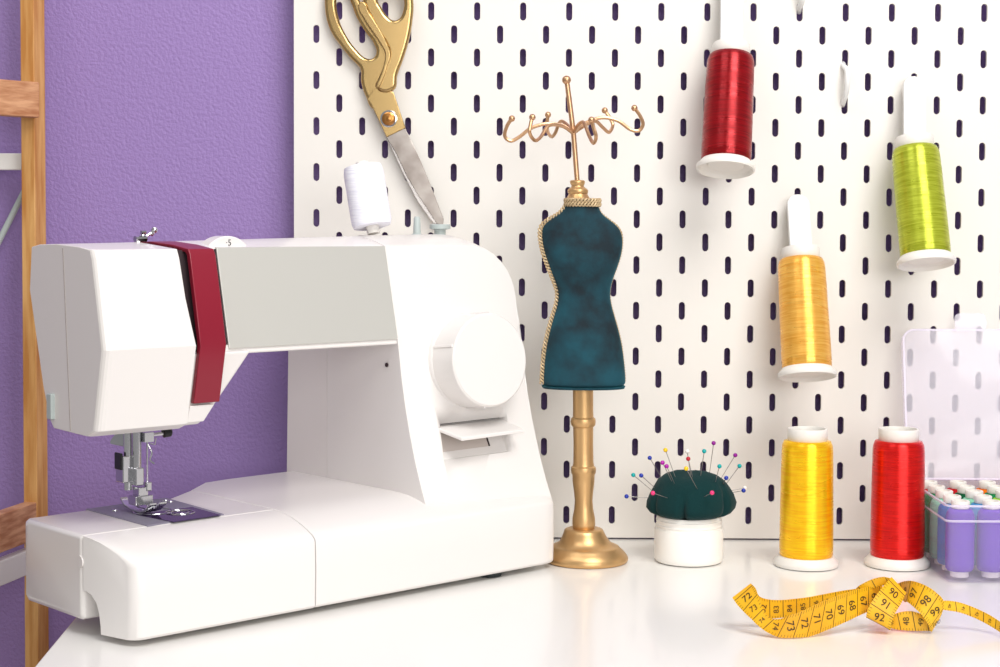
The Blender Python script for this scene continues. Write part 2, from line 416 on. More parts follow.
# needle plate, bobbin cover
def zpoly(name, pts, z0_, z1_, m, bev=0.0003, lab=None):
    bm = bmesh.new(); loft(bm, [[Vector((a, b, z)) for a, b in pts] for z in (z0_, z1_)])
    o = finish(name, bm, m, mc, bevel=bev)
    if lab: o['label'] = lab
    return o
zpoly('needle_plate', [(0.041, 0.051), (0.105, 0.054), (0.110, 0.142), (0.041, 0.1375)], 0.0675, 0.0689, m_steel, lab='steel needle plate')
bc = [onm(*p, 0.069) for p in ((128, 503.5), (163, 496.6), (196, 504.5), (170, 510), (146, 514.5))]
bc[4] = onm(150, 524, 0.069); bc[3] = onm(203, 513, 0.069)
bc = [(0.056, 0.092), (0.102, 0.092), (0.100, 0.050), (0.060, 0.048)]
zpoly('bobbin_cover', bc, 0.0688, 0.0694, m_bobcov, lab='see-through dark bobbin cover')
for rr, (cx, cy) in ((0.0105, (0.083, 0.0775)), (0.0065, (0.083, 0.0775)), (0.014, (0.071, 0.094))):
    bm = bmesh.new(); tube(bm, [Vector((cx + rr * cos(a), cy + rr * sin(a), 0.0695)) for a in [2 * pi * k / 32 for k in range(33)]], 0.0004, 6)
    finish('plate_ring', bm, m_chrome, mc)
for cx, cy in ((0.053, 0.117), (0.103, 0.124), (0.103, 0.131)):
    bm = bmesh.new(); lathe(bm, [(0.0, 0.0688), (0.0024, 0.0688), (0.002, 0.0697), (0, 0.0697)], 14, cx=cx, cy=cy); finish('plate_screw', bm, m_chrome, mc)
for k in range(4):
    bm = bmesh.new(); box(bm, 0.066 + k * 0.0035, 0.0676 + k * 0.0035, 0.098, 0.112, 0.0686, 0.0699); finish('feed_dog', bm, m_chrome, mc)

# needle bar and presser foot
NV = 0.1; NU = 0.0615
bm = bmesh.new(); tube(bm, [(NU, NV, 0.100), (NU, NV, 0.136)], 0.0032, 14); 
box(bm, NU + 0.003, NU + 0.0105, NV - 0.006, NV + 0.003, 0.1195, 0.1265)
tube(bm, [(NU + 0.0075, NV - 0.006, 0.1185), (NU + 0.0105, NV - 0.007, 0.1175), (NU + 0.012, NV - 0.006, 0.122)], 0.0006, 6)
finish('needle_bar', bm, m_chrome, mc, bevel=0.0005)
bm = bmesh.new(); tube(bm, [(NU + 0.004, NV - 0.001, 0.1235), (NU + 0.021, NV - 0.003, 0.1245)], 0.0014, 10); finish('clamp_screw', bm, m_chrome, mc)
bm = bmesh.new(); tube(bm, [(NU + 0.0195, NV - 0.003, 0.1245), (NU + 0.020, NV - 0.003, 0.1246), (NU + 0.025, NV - 0.0035, 0.1250), (NU + 0.0256, NV - 0.0035, 0.1250)], [0.0026, 0.0034, 0.0034, 0.0028], 16); tag(finish('clamp_knob', bm, m_black, mc), 'black needle clamp knob')
bm = bmesh.new(); tube(bm, [(NU + 0.006, NV - 0.004, 0.121), (NU + 0.006, NV - 0.004, 0.075), (NU + 0.006, NV - 0.004, 0.070)], [0.0006, 0.0005, 0.0002], 8); finish('needle', bm, m_chrome, mc)
bm = bmesh.new(); tube(bm, smoothpath([(NU + 0.006, NV - 0.005, 0.118), (NU + 0.008, NV - 0.007, 0.112), (NU + 0.0065, NV - 0.007, 0.107), (NU + 0.0095, NV - 0.008, 0.104)], 5), 0.0006, 6); finish('thread_guide', bm, m_chrome, mc)
bm = bmesh.new(); tube(bm, [(NU - 0.0045, NV + 0.005, 0.085), (NU - 0.0045, NV + 0.005, 0.136)], 0.003, 14); finish('presser_bar', bm, m_chrome, mc)
bm = bmesh.new()
loft(bm, [[Vector((NU - 0.003 + a, NV + 0.010 + b, z)) for a, b in ((-0.002, 0), (0.002, 0), (0.002, w_), (-0.002, w_))] for z, w_ in ((0.136, 0.008), (0.124, 0.012), (0.118, 0.020), (0.1155, 0.020))])
tag(finish('presser_lever', bm, m_greyp, mc, bevel=0.0008), 'grey presser foot lever')
bm = bmesh.new(); box(bm, NU - 0.010, NU - 0.001, NV + 0.002, NV + 0.013, 0.0905, 0.110); box(bm, NU - 0.003, NU + 0.0035, NV - 0.004, NV + 0.004, 0.0885, 0.1015)
finish('foot_holder', bm, m_chrome, mc, bevel=0.0008)
bm = bmesh.new(); box(bm, NU - 0.0115, NU - 0.0095, NV + 0.003, NV + 0.012, 0.100, 0.112); finish('threader', bm, m_black, mc, bevel=0.0006)
bm = bmesh.new(); box(bm, NU - 0.002, NU + 0.0055, NV - 0.006, NV + 0.003, 0.0765, 0.0875); box(bm, NU - 0.005, NU + 0.009, NV - 0.007, NV + 0.004, 0.0748, 0.0815)
box(bm, NU + 0.004, NU + 0.008, NV - 0.007, NV - 0.003, 0.0845, 0.091)
finish('foot_ankle', bm, m_chrome, mc, bevel=0.0006)
for s in (-1, 1):
    bm = bmesh.new(); pr = [(0.016, 0.0765), (0.010, 0.0722), (0.0, 0.0705), (-0.012, 0.0705), (-0.018, 0.0722), (-0.026, 0.0775)]
    c0 = NU + 0.002 + s * 0.004
    loft(bm, [[Vector((c0 - 0.0028, NV + a, z)), Vector((c0 + 0.0028, NV + a, z)), Vector((c0 + 0.0028, NV + a, z + 0.0018)), Vector((c0 - 0.0028, NV + a, z + 0.0018))] for a, z in pr])
    finish('foot_toe', bm, m_chrome, mc, bevel=0.0004)

# stitch dial on the pillar front
du, dz = onv(466, 357, 0.044)
nrm = Vector((-0.06, -1, 0.10)).normalized()
DM = axis_mtx(Vector((du + 0.0035, 0.052, dz - 0.0042)), nrm)
bm = bmesh.new(); lathe(bm, [(0.0385, -0.006), (0.0385, 0.008), (0.0375, 0.0095), (0.036, 0.0100)], 72, DM); dl = finish('stitch_dial', bm, m_white, mc)
bm = bmesh.new(); lathe(bm, [(0.0372, 0.0095), (0.0372, 0.033), (0.0368, 0.0350), (0.0355, 0.0362), (0.02, 0.0366), (0, 0.0368)], 72, DM); finish('dial_cap', bm, m_white, dl)
def dial_ang(t_):
    t_ = Vector(t_).normalized(); return max([k * pi / 90 for k in range(180)], key=lambda a: (DM.to_3x3() @ Vector((cos(a), sin(a), 0))).dot(t_))
for a in (dial_ang((-1, 0, 0.38)), dial_ang((-0.18, 0, -1)), dial_ang((0.12, 0, 1))):
    bm = bmesh.new()
    e = DM @ Vector((0.0372 * cos(a), 0.0372 * sin(a), 0.019)); 
    mm = DM @ Matrix.Rotation(a, 4, 'Z'); box(bm, 0.0360, 0.0381, -0.0011, 0.0011, 0.010, 0.034, mm)
    finish('grip_rib', bm, m_white, dl, bevel=0.0004)

# reverse lever and its recess
def P3(px_, py_, v): u, z = onv(px_, py_, v); return (u, v, z)
tu0, tz0 = onv(440, 425, 0.036); tu1, tz1 = onv(506, 417, 0.030)
pil = [o for o in mc.children if o.name == 'pillar'][0]
bm = bmesh.new()
a = P3(440, 424, 0.038); b = P3(506, 416.5, 0.034); c = P3(513, 452, 0.022); d = P3(447, 461, 0.026)
fr = [Vector(x) for x in (a, b, c, d)]
loft(bm, [[p + Vector((0, -0.03, 0)) for p in fr], [p + Vector((0, 0.013, 0)) if i < 2 else p + Vector((0, 0.007, 0)) for i, p in enumerate(fr)]])
cut = finish('cutter', bm, m_white2)
cut.parent = mc
bo = pil.modifiers.new('recess', 'BOOLEAN'); bo.object = cut; bo.operation = 'DIFFERENCE'; bo.solver = 'EXACT'
bpy.context.view_layer.update()
dg = bpy.context.evaluated_depsgraph_get()
nm = bpy.data.meshes.new_from_object(pil.evaluated_get(dg)); pil.modifiers.clear(); pil.data = nm
bpy.data.objects.remove(cut)
qa, qb, qc, qd = fr[0] + Vector((0, 0.013, 0)), fr[1] + Vector((0, 0.013, 0)), fr[2] + Vector((0, 0.007, 0)), fr[3] + Vector((0, 0.007, 0))
def rq(s_, t_): return qa.lerp(qb, s_).lerp(qd.lerp(qc, s_), t_)
for nm2, m2, s0_, s1_, t0_, t1_, dv2 in (('slot_panel', m_pan, 0.05, 0.74, 0.15, 0.80, 0.0008), ('slot_edge', m_slot, 0.74, 0.765, 0.15, 0.80, 0.0009), ('slot_gap', m_slot, 0.02, 0.98, 0.0, 0.05, 0.006)):
    bm = bmesh.new(); q4 = [rq(s0_, t0_), rq(s1_, t0_), rq(s1_, t1_), rq(s0_, t1_)]
    loft(bm, [[p - Vector((0, dv2, 0)) for p in q4], q4]); finish(nm2, bm, m2, mc)
bm = bmesh.new()
lv = [P3(439, 427, 0.036), P3(506.5, 419.5, 0.032), P3(524.5, 429, 0.012), P3(462, 437.5, 0.014)]
lv = [Vector(p) for p in lv]; lv[0].y += 0.006; lv[1].y += 0.006
loft(bm, [lv, [p + Vector((0, 0, -0.003)) for p in lv]]); finish('reverse_lever', bm, m_white, mc, bevel=0.0009)
bm = bmesh.new(); h = Vector(P3(372, 362.5, 0.075)); lathe(bm, [(0, 0), (0.0017, 0), (0.0017, 0.001), (0, 0.001)], 14, axis_mtx(Vector((0.2629, 0.0665, onv(390, 363.5, 0.075)[1])), (-1, 0, 0)))
finish('side_hole', bm, m_slot, mc)

# tension dial
tu, tz = onv(228.5, 236.0, 0.075); TR = 0.0225
TM = Matrix.Translation((tu, 0.075, tz - TR)) @ Matrix.Rotation(-pi / 2, 4, 'X')
bm = bmesh.new(); lathe(bm, [(1e-5, 0), (TR - 0.001, 0), (TR, 0.001), (TR, 0.0135), (TR - 0.001, 0.0145), (1e-5, 0.0145)], 72, TM); td = finish('tension_dial', bm, m_white, mc)
def text_mesh(txt, size):
    cu = bpy.data.curves.new('t', 'FONT'); cu.body = txt; cu.size = size; cu.align_x = 'CENTER'; cu.align_y = 'CENTER'
    o = bpy.data.objects.new('t', cu); COL.objects.link(o); bpy.context.view_layer.update()
    me = bpy.data.meshes.new_from_object(o.evaluated_get(bpy.context.evaluated_depsgraph_get()))
    bpy.data.objects.remove(o); bpy.data.curves.remove(cu)
    return me
bm = bmesh.new(); me = text_mesh('\u00b75', 0.0065)
bm.from_mesh(me); bm.transform(Matrix.Translation((tu, 0.0748, tz - 0.0050)) @ Matrix.Rotation(radians(90), 4, 'X')); finish('number_mark', bm, m_dgrey, td, smooth=0)
# chrome thread guide on the head
g = lambda x, y, v=0.1: Vector((onv(x, y, v)[0], v, onv(x, y, v)[1]))
bm = bmesh.new()
tube(bm, [g(135, 239), g(146, 238.5)], 0.0024, 10); tube(bm, [g(143, 239), g(143, 233)], 0.0012, 8); tube(bm, [g(141, 232.5), g(145.5, 232.5)], 0.0016, 8)
tube(bm, [g(145, 237), g(151, 233)], 0.0012, 8); tube(bm, [g(151, 235), g(155, 229)], 0.0016, 8); sphere(bm, g(154.5, 230), 0.0024, 10)
tube(bm, [g(138, 241), g(138, 246)], 0.002, 8)
finish('thread_guide_post', bm, m_chrome, mc)
# spool pin, winder spindle, winder stop
def mpt(x, v, z): return Vector((onv(x, 235, v)[0], v, z))
sp0 = mpt(372, 0.112, 0.262); 
spb = A0 + MU * sp0.x + MV * sp0.y + Vector((0, 0, 0.2655))
bm = bmesh.new(); lathe(bm, [(0.013, 0), (0.013, 0.002), (0.010, 0.003), (0, 0.003)], 28, Matrix.Translation(sp0 + Vector((0, 0, 0.002)))); finish('spool_seat', bm, m_white2, mc)
ws = mpt(417, 0.112, 0.262)
bm = bmesh.new(); lathe(bm, [(0.0052, 0.0), (0.0052, 0.0055), (0.0032, 0.0065), (0.0028, 0.019), (0.0018, 0.0205), (0, 0.0205)], 20, Matrix.Translation(ws)); tag(finish('winder_spindle', bm, m_greyp, mc), 'pale grey bobbin winder spindle')
wt = mpt(440, 0.112, 0.262)
bm = bmesh.new(); lathe(bm, [(0.0048, 0), (0.0048, 0.0095), (0.0088, 0.0105), (0.0088, 0.0135), (0.008, 0.0142), (0, 0.0142)], 28, Matrix.Translation(wt)); tag(finish('winder_stop', bm, m_greyp, mc), 'pale grey bobbin winder stop')

# spool of white thread on the machine
def cone_spool(name, label, m, base, top, r, group=None):
    ax = (top - base); L = ax.length; t = thing(name, label, 'thread spool', base); t.rotation_euler = (0, 0, 0)
    mt = axis_mtx(Vector((0, 0, 0)), ax)
    bm = bmesh.new(); lathe(bm, [(0.0, 0), (0.0052, 0), (0.0052, 0.006), (0.0052, L + 0.003), (0.0035, L + 0.003), (0.0035, L - 0.004), (0, L - 0.004)], 24, mt); finish('core', bm, m_plast, t)
    bm = bmesh.new(); lathe(bm, [(0.0052, 0.0062), (r * 0.7, 0.005), (r * 0.93, 0.006), (r, 0.010), (r, L - 0.006), (r * 0.94, L - 0.001), (r * 0.4, L), (0.0052, L)], 48, mt, cap=False)
    o = finish('thread', bm, m, t); return t
Yp = spb.y
b_ = ony(373.5, 233.5, Yp - 0.004); t_ = ony(362.5, 166, Yp + 0.006)
cone_spool('thread_spool', 'tilted spool of white thread on top of the sewing machine', t_whi, b_, t_, 0.0163)

# ------------------------------------------------------------------ large thread cones
def big_spool(name, label, tm, base, axis, loc_group=None, fs=1.0, ws=1.0):
    t = thing(name, label, 'thread spool', base, group=loc_group)
    q = Vector((0, 0, 1)).rotation_difference(Vector(axis).normalized()); t.rotation_mode = 'QUATERNION'; t.rotation_quaternion = q
    HS = 1.035
    bm = bmesh.new()
    lathe(bm, [(r_ * (fs if z_ < 0.0079 and r_ > 0.0150 else 1), z_ * HS) for r_, z_ in [(0.0225, 0.003), (0.0243, 0.0), (0.0258, 0.0003), (0.0262, 0.002), (0.0260, 0.0038), (0.0235, 0.0062), (0.0222, 0.0078), (0.0155, 0.0080), (0.0155, 0.0984), (0.0160, 0.0988), (0.0163, 0.1068), (0.0158, 0.1080), (0.0146, 0.1080), (0.0142, 0.1065), (0.0142, 0.006), (0.0225, 0.003)]], 64, cap=False)
    finish('core', bm, m_plast, t, smooth=50)
    bm = bmesh.new(); lathe(bm, [(0.0150, 0.0040), (0.0150, 0.0050)], 40); finish('base_disc', bm, m_plast, t)
    bm = bmesh.new()
    prof = [(0.0157, 0.0079), (0.0203, 0.0072), (0.0214, 0.0090), (0.0217, 0.014), (0.0215, 0.04), (0.0211, 0.07), (0.0207, 0.0915), (0.0202, 0.0950), (0.0188, 0.0982), (0.0157, 0.0988)]
    lathe(bm, [(r_ * ws if r_ > 0.016 else r_, z_ * HS) for r_, z_ in prof], 64, cap=False); finish('thread', bm, tm, t, smooth=60)
    # loose strands wound crosswise
    for k in range(11):
        bm = bmesh.new(); z0_ = random.uniform(0.016, 0.085); a0 = random.uniform(0, 6.28); sl = random.uniform(-0.005, 0.005)
        pts = []
        for i in range(30):
            a = a0 + i * 0.16; z = z0_ + sl * i * 0.16
            if z < 0.013 or z > 0.090: break
            pts.append(Vector((cos(a), sin(a), 0)) * interp([(0.01, 0.0215), (0.04, 0.0215), (0.07, 0.0211), (0.09, 0.0207)], z) * ws + Vector((0, 0, z)))
        if len(pts) > 4: tube(bm, pts, 0.00013, 5); finish('strand', bm, tm, t)
        else: bm.free()
    return t
big_spool('thread_spool', 'tall spool of bright yellow thread standing on the table beside the pincushion', t_yel, (0.4119, -0.1064, 0), (0, 0, 1))
big_spool('thread_spool', 'tall spool of bright red thread standing on the table next to the clear box', t_red, (0.4864, -0.1044, 0), (0, 0, 1))
for nm_, lab, tm, bp, tpp, tg_, sl, pl in (
    ('crimson', 'spool of deep red thread hanging near the top of the pegboard', t_crim, (725.5, 170.5), (731.5, 44), [(732, -45), (731.5, 40)], 11.5, 'white plastic peg holding the deep red spool on the pegboard'),
    ('amber', 'spool of orange-yellow thread hanging in the middle of the pegboard', t_amb, (807.5, 377.5), (800.5, 249), [(797.5, 195), (801, 248)], 11.5, 'white plastic peg holding the orange-yellow spool on the pegboard'),
    ('green', 'spool of lime green thread hanging at the right of the pegboard', t_grn, (926.5, 265), (914, 137), [(914, 77), (914.5, 135)], 11.2, 'white plastic peg holding the lime green spool on the pegboard')):
    B = ony(*bp, -0.062); T = ony(*tpp, -0.031)
    big_spool('thread_spool', lab, tm, B, T - B, fs=0.935, ws=0.965)
    ax = (T - B).normalized()
    # tongue shaped peg rising from the core to the board
    up = ony(*tg_[0], -0.0085); lo = ony(*tg_[1], -0.029); dn = B + ax * 0.045
    hw = sl / 1175
    t = thing('peg', pl, 'peg', up)
    bm = bmesh.new(); d = (up - lo); Ld = d.length; dz_ = d.normalized(); xx = Vector((1, 0, 0)); xx = (xx - dz_ * xx.dot(dz_)).normalized(); yy = dz_.cross(xx)
    prof = []
    n = 10; pts2 = [(-hw, -0.02), (hw, -0.02), (hw, Ld - hw)] + [(hw * cos(pi * k / n), Ld - hw + hw * sin(pi * k / n)) for k in range(1, n)] + [(-hw, Ld - hw)]
    loft(bm, [[lo + xx * a + dz_ * b_2 + yy * o_ - up for a, b_2 in pts2] for o_ in (-0.0025, 0.0025)])
    finish('tongue', bm, m_peg, t, bevel=0.0012)
    bm = bmesh.new(); box(bm, -0.002, 0.002, 0.0, 0.016, -0.014, -0.004); finish('slot_hook', bm, m_peg, t, bevel=0.0005)

# two loose white hooks on the board
def board_hook(label, pts, r=0.0024):
    bm = bmesh.new(); P = smoothpath(pts, 6); c = P[0].copy()
    tube(bm, [p - c for p in P], r, 12); o = finish('board_hook', bm, m_peg); o.location = c
    tag(o, label, 'hook', 'empty hooks on the pegboard')
def B_(x, y, Y): return ony(x, y, Y)
board_hook('small empty white hook below the top edge between the deep red and green spools', [B_(843, 64, 0.006), B_(843.5, 66, -0.001), B_(847, 71, -0.008), B_(847.5, 82, -0.011), B_(846, 93, -0.008), B_(843, 103, -0.001), B_(842.5, 105, 0.006)])
board_hook('empty white hook cut off by the top edge, right of the deep red spool', [B_(799, 12, 0.006), B_(799, 8, -0.001), B_(802, 2, -0.008), B_(803, -10, -0.011), B_(802, -22, -0.008), B_(800, -32, -0.001), B_(799.5, -34, 0.006)])

# ------------------------------------------------------------------ jewellery mannequin
MX, MY = 0.2324, -0.0930
mq = thing('mannequin_stand', 'small teal velvet dress form on a turned gold post with hooks above', 'dress form', (MX, MY, 0))
def mp(x, y, dy=0.0): return ony(x, y, MY + dy) - Vector((MX, MY, 0))
SM = FPX / (MY - CAM.y)
def zz(y): return mp(585, y).z - mp(585, 560.4).z
def lath_px(name, rows, cx, m):
    bm = bmesh.new(); secs = []
    for y, r in rows:
        c = mp(cx(y), y); secs.append([Vector((c.x + r / SM * cos(a), r / SM * sin(a), max(0, zz(y)))) for a in [2 * pi * k / 56 for k in range(56)]])
    loft(bm, secs); return finish(name, bm, m, mq, smooth=40)
cx = lambda y: interp([(200, 578.5), (386, 583), (530, 583.8), (562, 586.5)], y)
lath_px('foot_base', [(560.4, 41.0), (559, 42.0), (556.5, 42.3), (553, 40.5), (549.5, 37.3), (547.5, 35.2), (546, 34.0), (545.2, 32.4), (545, 30.6), (543.8, 28.4), (541, 25.2), (537, 22.6), (533, 20.8), (530, 19.6), (528.8, 18.4), (528.2, 16.5), (528.2, 8)], cx, m_gold)
lath_px('post', [(529.5, 9.8), (527.5, 11.0), (524, 11.6), (518, 11.4), (509, 9.6), (500, 8.9), (492, 9.7), (482, 11.0), (474.5, 11.3), (473, 12.3), (469.7, 12.7), (467, 12.3), (465.8, 10.8), (462, 10.2), (444, 9.9), (427, 10.2), (425, 12.2), (421.5, 12.7), (418.5, 12.2), (417, 10.4), (410, 10.2), (390, 10.3), (380, 10.3)], cx, m_gold)
# torso
rows = [(199, 567.5, 597.5, 0.85), (207, 565.2, 598, 0.85), (213, 560, 601, 0.75), (217, 553.5, 605.5, 0.62), (221, 546.5, 611, 0.52), (226, 541.2, 617.5, 0.46), (233, 539.5, 622, 0.46), (243, 540.3, 622.8, 0.52), (254, 543, 621.4, 0.6), (265, 547, 618, 0.66), (275, 551, 614.2, 0.68), (285, 555, 611, 0.68), (294, 557.3, 609.8, 0.68), (304, 556, 611, 0.66), (315, 552.5, 614, 0.64), (330, 548, 618.5, 0.64), (345, 544.5, 622, 0.62), (360, 542.5, 624, 0.6), (375, 541.5, 625.5, 0.6), (383, 541.2, 625.6, 0.6), (386.5, 542.5, 624.5, 0.6)]
bm = bmesh.new(); secs = []; NS = 48
def torso_pt(y, xl, xr, dr, a, off=0.0):
    c = mp((xl + xr) / 2, y); rx = (xr - xl) / 2 / SM + off; ry = (xr - xl) / 2 / SM * dr + off
    e = 0.85
    ca, sa = cos(a), sin(a)
    return Vector((c.x + rx * abs(ca) ** e * (1 if ca >= 0 else -1), ry * abs(sa) ** e * (1 if sa >= 0 else -1), c.z))
for y, xl, xr, dr in rows:
    secs.append([torso_pt(y, xl, xr, dr, 2 * pi * k / NS) for k in range(NS)])
loft(bm, secs); finish('torso', bm, m_vel, mq, smooth=70, sub=1)
# braid
def twist(path, r, amp, pitch, name='braid_trim'):
    bm = bmesh.new(); P = smoothpath(path, 10); s = 0; seq = []
    for i, p in enumerate(P):
        if i: s += (p - P[i - 1]).length
        d = (P[min(i + 1, len(P) - 1)] - P[max(i - 1, 0)]).normalized(); seq.append((p, d, s))
    # resample densely
    total = seq[-1][2]; n = int(total / (pitch / 8)); out = [[], []]; j = 0
    for k in range(n + 1):
        q = total * k / n
        while j < len(seq) - 2 and seq[j + 1][2] < q: j += 1
        t = (q - seq[j][2]) / max(1e-9, seq[j + 1][2] - seq[j][2]); p = seq[j][0].lerp(seq[j + 1][0], t); d = seq[j][1].lerp(seq[j + 1][1], t).normalized()
        side = d.cross(Vector((0, -1, 0))).normalized(); nn = side.cross(d)
        for s_ in (0, 1):
            ph = 2 * pi * q / pitch + s_ * pi
            out[s_].append(p + side * amp * cos(ph) + nn * amp * 0.5 * sin(ph))
    for o_ in out: tube(bm, o_, r, 6)
    return finish(name, bm, m_braid, mq)
sel = rows[1:-1]
twist([torso_pt(y, xl, xr, dr, radians(196), 0.0008) for y, xl, xr, dr in sel], 0.0008, 0.0015, 0.0056)
twist([torso_pt(y, xl, xr, dr, radians(14), 0.0002) for y, xl, xr, dr in sel], 0.0006, 0.0009, 0.0044)
for yy_ in (200.5, 204.5):
    twist([torso_pt(yy_, 566.2, 598.8, 0.85, a, 0.0009) for a in [2 * pi * k / 24 for k in range(25)]], 0.0008, 0.0014, 0.0056, 'neck_braid')
bm = bmesh.new(); loft(bm, [[torso_pt(y, xl, xr, dr, 2 * pi * k / NS, o_) for k in range(NS)] for y, xl, xr, dr, o_ in ((385.8, 541.6, 625.2, 0.6, 0.0002), (388.0, 542.5, 624.4, 0.6, 0))])
finish('hem', bm, m_vel, mq)
# neck cap and rod
bm = bmesh.new(); secs = []
for y, r in [(199, 12.5), (196.5, 10.6), (194, 9.4), (192.5, 10.2), (190.5, 10.4), (189, 9.4), (187, 6.6), (185.5, 6.2), (183.5, 7.4), (181.5, 7.6), (180.3, 6.6), (180, 3)]:
    c = mp(578.3 - (199 - y) * 0.05, y); secs.append([c + Vector((r / SM * cos(a), r / SM * sin(a), 0)) for a in [2 * pi * k / 40 for k in range(40)]])
loft(bm, secs); finish('neck_cap', bm, m_gold, mq, smooth=50)
bm = bmesh.new(); tube(bm, [mp(577.2, 181), mp(573.5, 133), mp(567, 82)], 0.0021, 12); finish('rod', bm, m_copper, mq)
bm = bmesh.new(); sphere(bm, mp(566.5, 80), 0.0037, 20); finish('finial', bm, m_copper, mq)
arms = [[(345, 272), (310, 245), (250, 236), (190, 252), (150, 282), (115, 300), (92, 282), (100, 245), (118, 217)],
        [(345, 272), (305, 245), (255, 243), (225, 285), (203, 298), (184, 270), (188, 235), (194, 212)],
        [(345, 272), (325, 242), (298, 228), (278, 272), (264, 284), (250, 262), (249, 232), (252, 203)],
        [(345, 272), (378, 240), (450, 214), (510, 225), (555, 256), (588, 262), (604, 238), (592, 205), (572, 178)],
        [(345, 272), (385, 245), (425, 226), (455, 250), (478, 268), (492, 240), (478, 210), (462, 187)],
        [(345, 272), (365, 240), (385, 232), (403, 278), (420, 308), (430, 285), (420, 248), (413, 222)]]
deps = [-0.006, -0.038, 0.046, 0.004, 0.040, -0.046]
for P, dp in zip(arms, deps):
    bm = bmesh.new(); n = len(P); xs = [480 + x / 3.705 for x, y in P]; mxd = max(abs(x - 573) for x in xs)
    W = [mp(x_, 60 + y / 3.705, dp * (abs(x_ - 573) / mxd if abs(dp) < 0.02 else min(1, i / (n - 3)))) for i, (x_, (x, y)) in enumerate(zip(xs, P))]
    tube(bm, smoothpath(W, 6), 0.0015, 8); hk = finish('hook_arm', bm, m_copper, mq)
    bm = bmesh.new(); sphere(bm, W[-1], 0.0027, 14); finish('hook_ball', bm, m_copper, hk)

# ------------------------------------------------------------------ pincushion
JX, JY = 0.3179, -0.0911
pc = thing('pincushion', 'dark green fabric pincushion set in a round white screw-top jar', 'pincushion', (JX, JY, 0))
bm = bmesh.new()
lathe(bm, [(0.0255, 0.0), (0.0272, 0.0006), (0.0281, 0.0022), (0.0283, 0.005), (0.0283, 0.0262), (0.0278, 0.0276), (0.0268, 0.0280), (0.0266, 0.0292), (0.0272, 0.0298), (0.0272, 0.0306), (0.0266, 0.0312), (0.0266, 0.0330), (0.0271, 0.0336), (0.0271, 0.0344), (0.0265, 0.035), (0.0265, 0.0368), (0.0258, 0.0378), (0.0245, 0.0378), (0.0243, 0.030)], 72)
finish('jar', bm, m_jar, pc, smooth=40)
prof = [(0.022, 0.033), (0.0240, 0.0375), (0.0290, 0.0388), (0.0325, 0.0405), (0.0348, 0.0438), (0.0352, 0.0480), (0.0343, 0.0540), (0.0318, 0.0600), (0.0275, 0.0656), (0.0212, 0.0700), (0.0125, 0.0730), (0.004, 0.0738)]
def cush_pt(r, z, a):
    # creases near the rim, and a drooping lobe to the right
    zz_ = max(0, min(1, (0.064 - z) / 0.026))
    k = 1.0
    for a0, w_, dpt in ((radians(254), 0.075, 0.30), (radians(322), 0.08, 0.28), (radians(205), 0.09, 0.16), (radians(160), 0.2, 0.08), (radians(30), 0.15, 0.12), (radians(95), 0.15, 0.12)):
        da = (a - a0 + pi) % (2 * pi) - pi; k += 0.015 * zz_ * exp(-(da / (w_ * 3)) ** 2); k -= dpt * zz_ * exp(-(da / w_) ** 2)
    k += 0.02 * sin(3 * a + 1) * zz_
    aw = (a + pi) % (2 * pi) - pi; al = (a % (2 * pi)) - pi
    k += 0.07 * exp(-(aw / 0.4) ** 2 - ((z - 0.048) / 0.007) ** 2) + 0.05 * exp(-(al / 0.45) ** 2 - ((z - 0.043) / 0.006) ** 2) - 0.05 * exp(-(al / 0.6) ** 2 - ((z - 0.060) / 0.006) ** 2)
    x = r * k * cos(a); y = r * k * sin(a) * 0.96
    z2 = z + 0.0015 * cos(2 * a + 0.8) * min(1, max(0, (z - 0.039) / 0.01)) + 0.06 * (x * 0.25 if z > 0.05 else 0)
    return Vector((x + 0.001, y, z2))
bm = bmesh.new(); loft(bm, [[cush_pt(r, z, 2 * pi * k / 96) for k in range(96)] for r, z in prof])
finish('cushion', bm, m_cush, pc, smooth=80)
# pins
pcol = {'blue': (24, 50, 160), 'teal': (0, 160, 160), 'magenta': (170, 10, 160), 'yellow': (240, 196, 20), 'white': (238, 232, 226), 'red': (186, 14, 44), 'purple': (140, 10, 140), 'pink': (240, 50, 120)}
pm = {k: mat('pin_' + k, v, 0.2) for k, v in pcol.items()}
m_pin = mat('pin_steel', (150, 146, 144), 0.45, 0.8)
pins = [('blue', (118, 295), (212, 301), 'low at the far left of the pincushion', 0), ('teal', (148, 200), (222, 262), 'on the upper left of the pincushion', 0),
 ('blue', (183, 202), (240, 254), 'just right of the left teal pin', -0.004), ('blue', (221, 124), (275, 214), 'standing tallest of the blue pins, left of the magenta pair', 0.004),
 ('magenta', (278, 145), (318, 225), 'upper one of the close magenta pair', -0.006), ('magenta', (296, 161), (330, 235), 'lower one of the close magenta pair', -0.010),
 ('yellow', (291, 89), (333, 205), 'high above the left half of the pincushion', 0.004), ('white', (388, 95), (402, 196), 'right behind the red pin', 0.01),
 ('red', (392, 128), (410, 205), 'only red one in the pincushion', 0), ('yellow', (383, 171), (432, 262), 'leaning low over the front of the pincushion', -0.016),
 ('teal', (463, 94), (447, 205), 'tall one right of the red pin', 0), ('purple', (505, 58), (487, 190), 'standing highest of all pins', 0.004),
 ('purple', (601, 112), (540, 212), 'leaning out to the upper right', 0.002), ('teal', (531, 161), (511, 236), 'short one in front of the leaning purple pin', -0.010),
 ('teal', (620, 160), (562, 238), 'leaning out farthest right of the teal pins', 0), ('blue', (561, 213), (544, 246), 'half sunk near the right shoulder of the pincushion', -0.004),
 ('blue', (638, 269), (585, 278), 'low at the far right of the pincushion', 0.0), ('white', (643, 258), (588, 268), 'behind the far right blue pin', 0.006),
 ('pink', (235, 280), (300, 302), 'on the front left of the pincushion', -0.010), ('pink', (498, 279), (462, 297), 'on the front right of the pincushion', -0.010)]
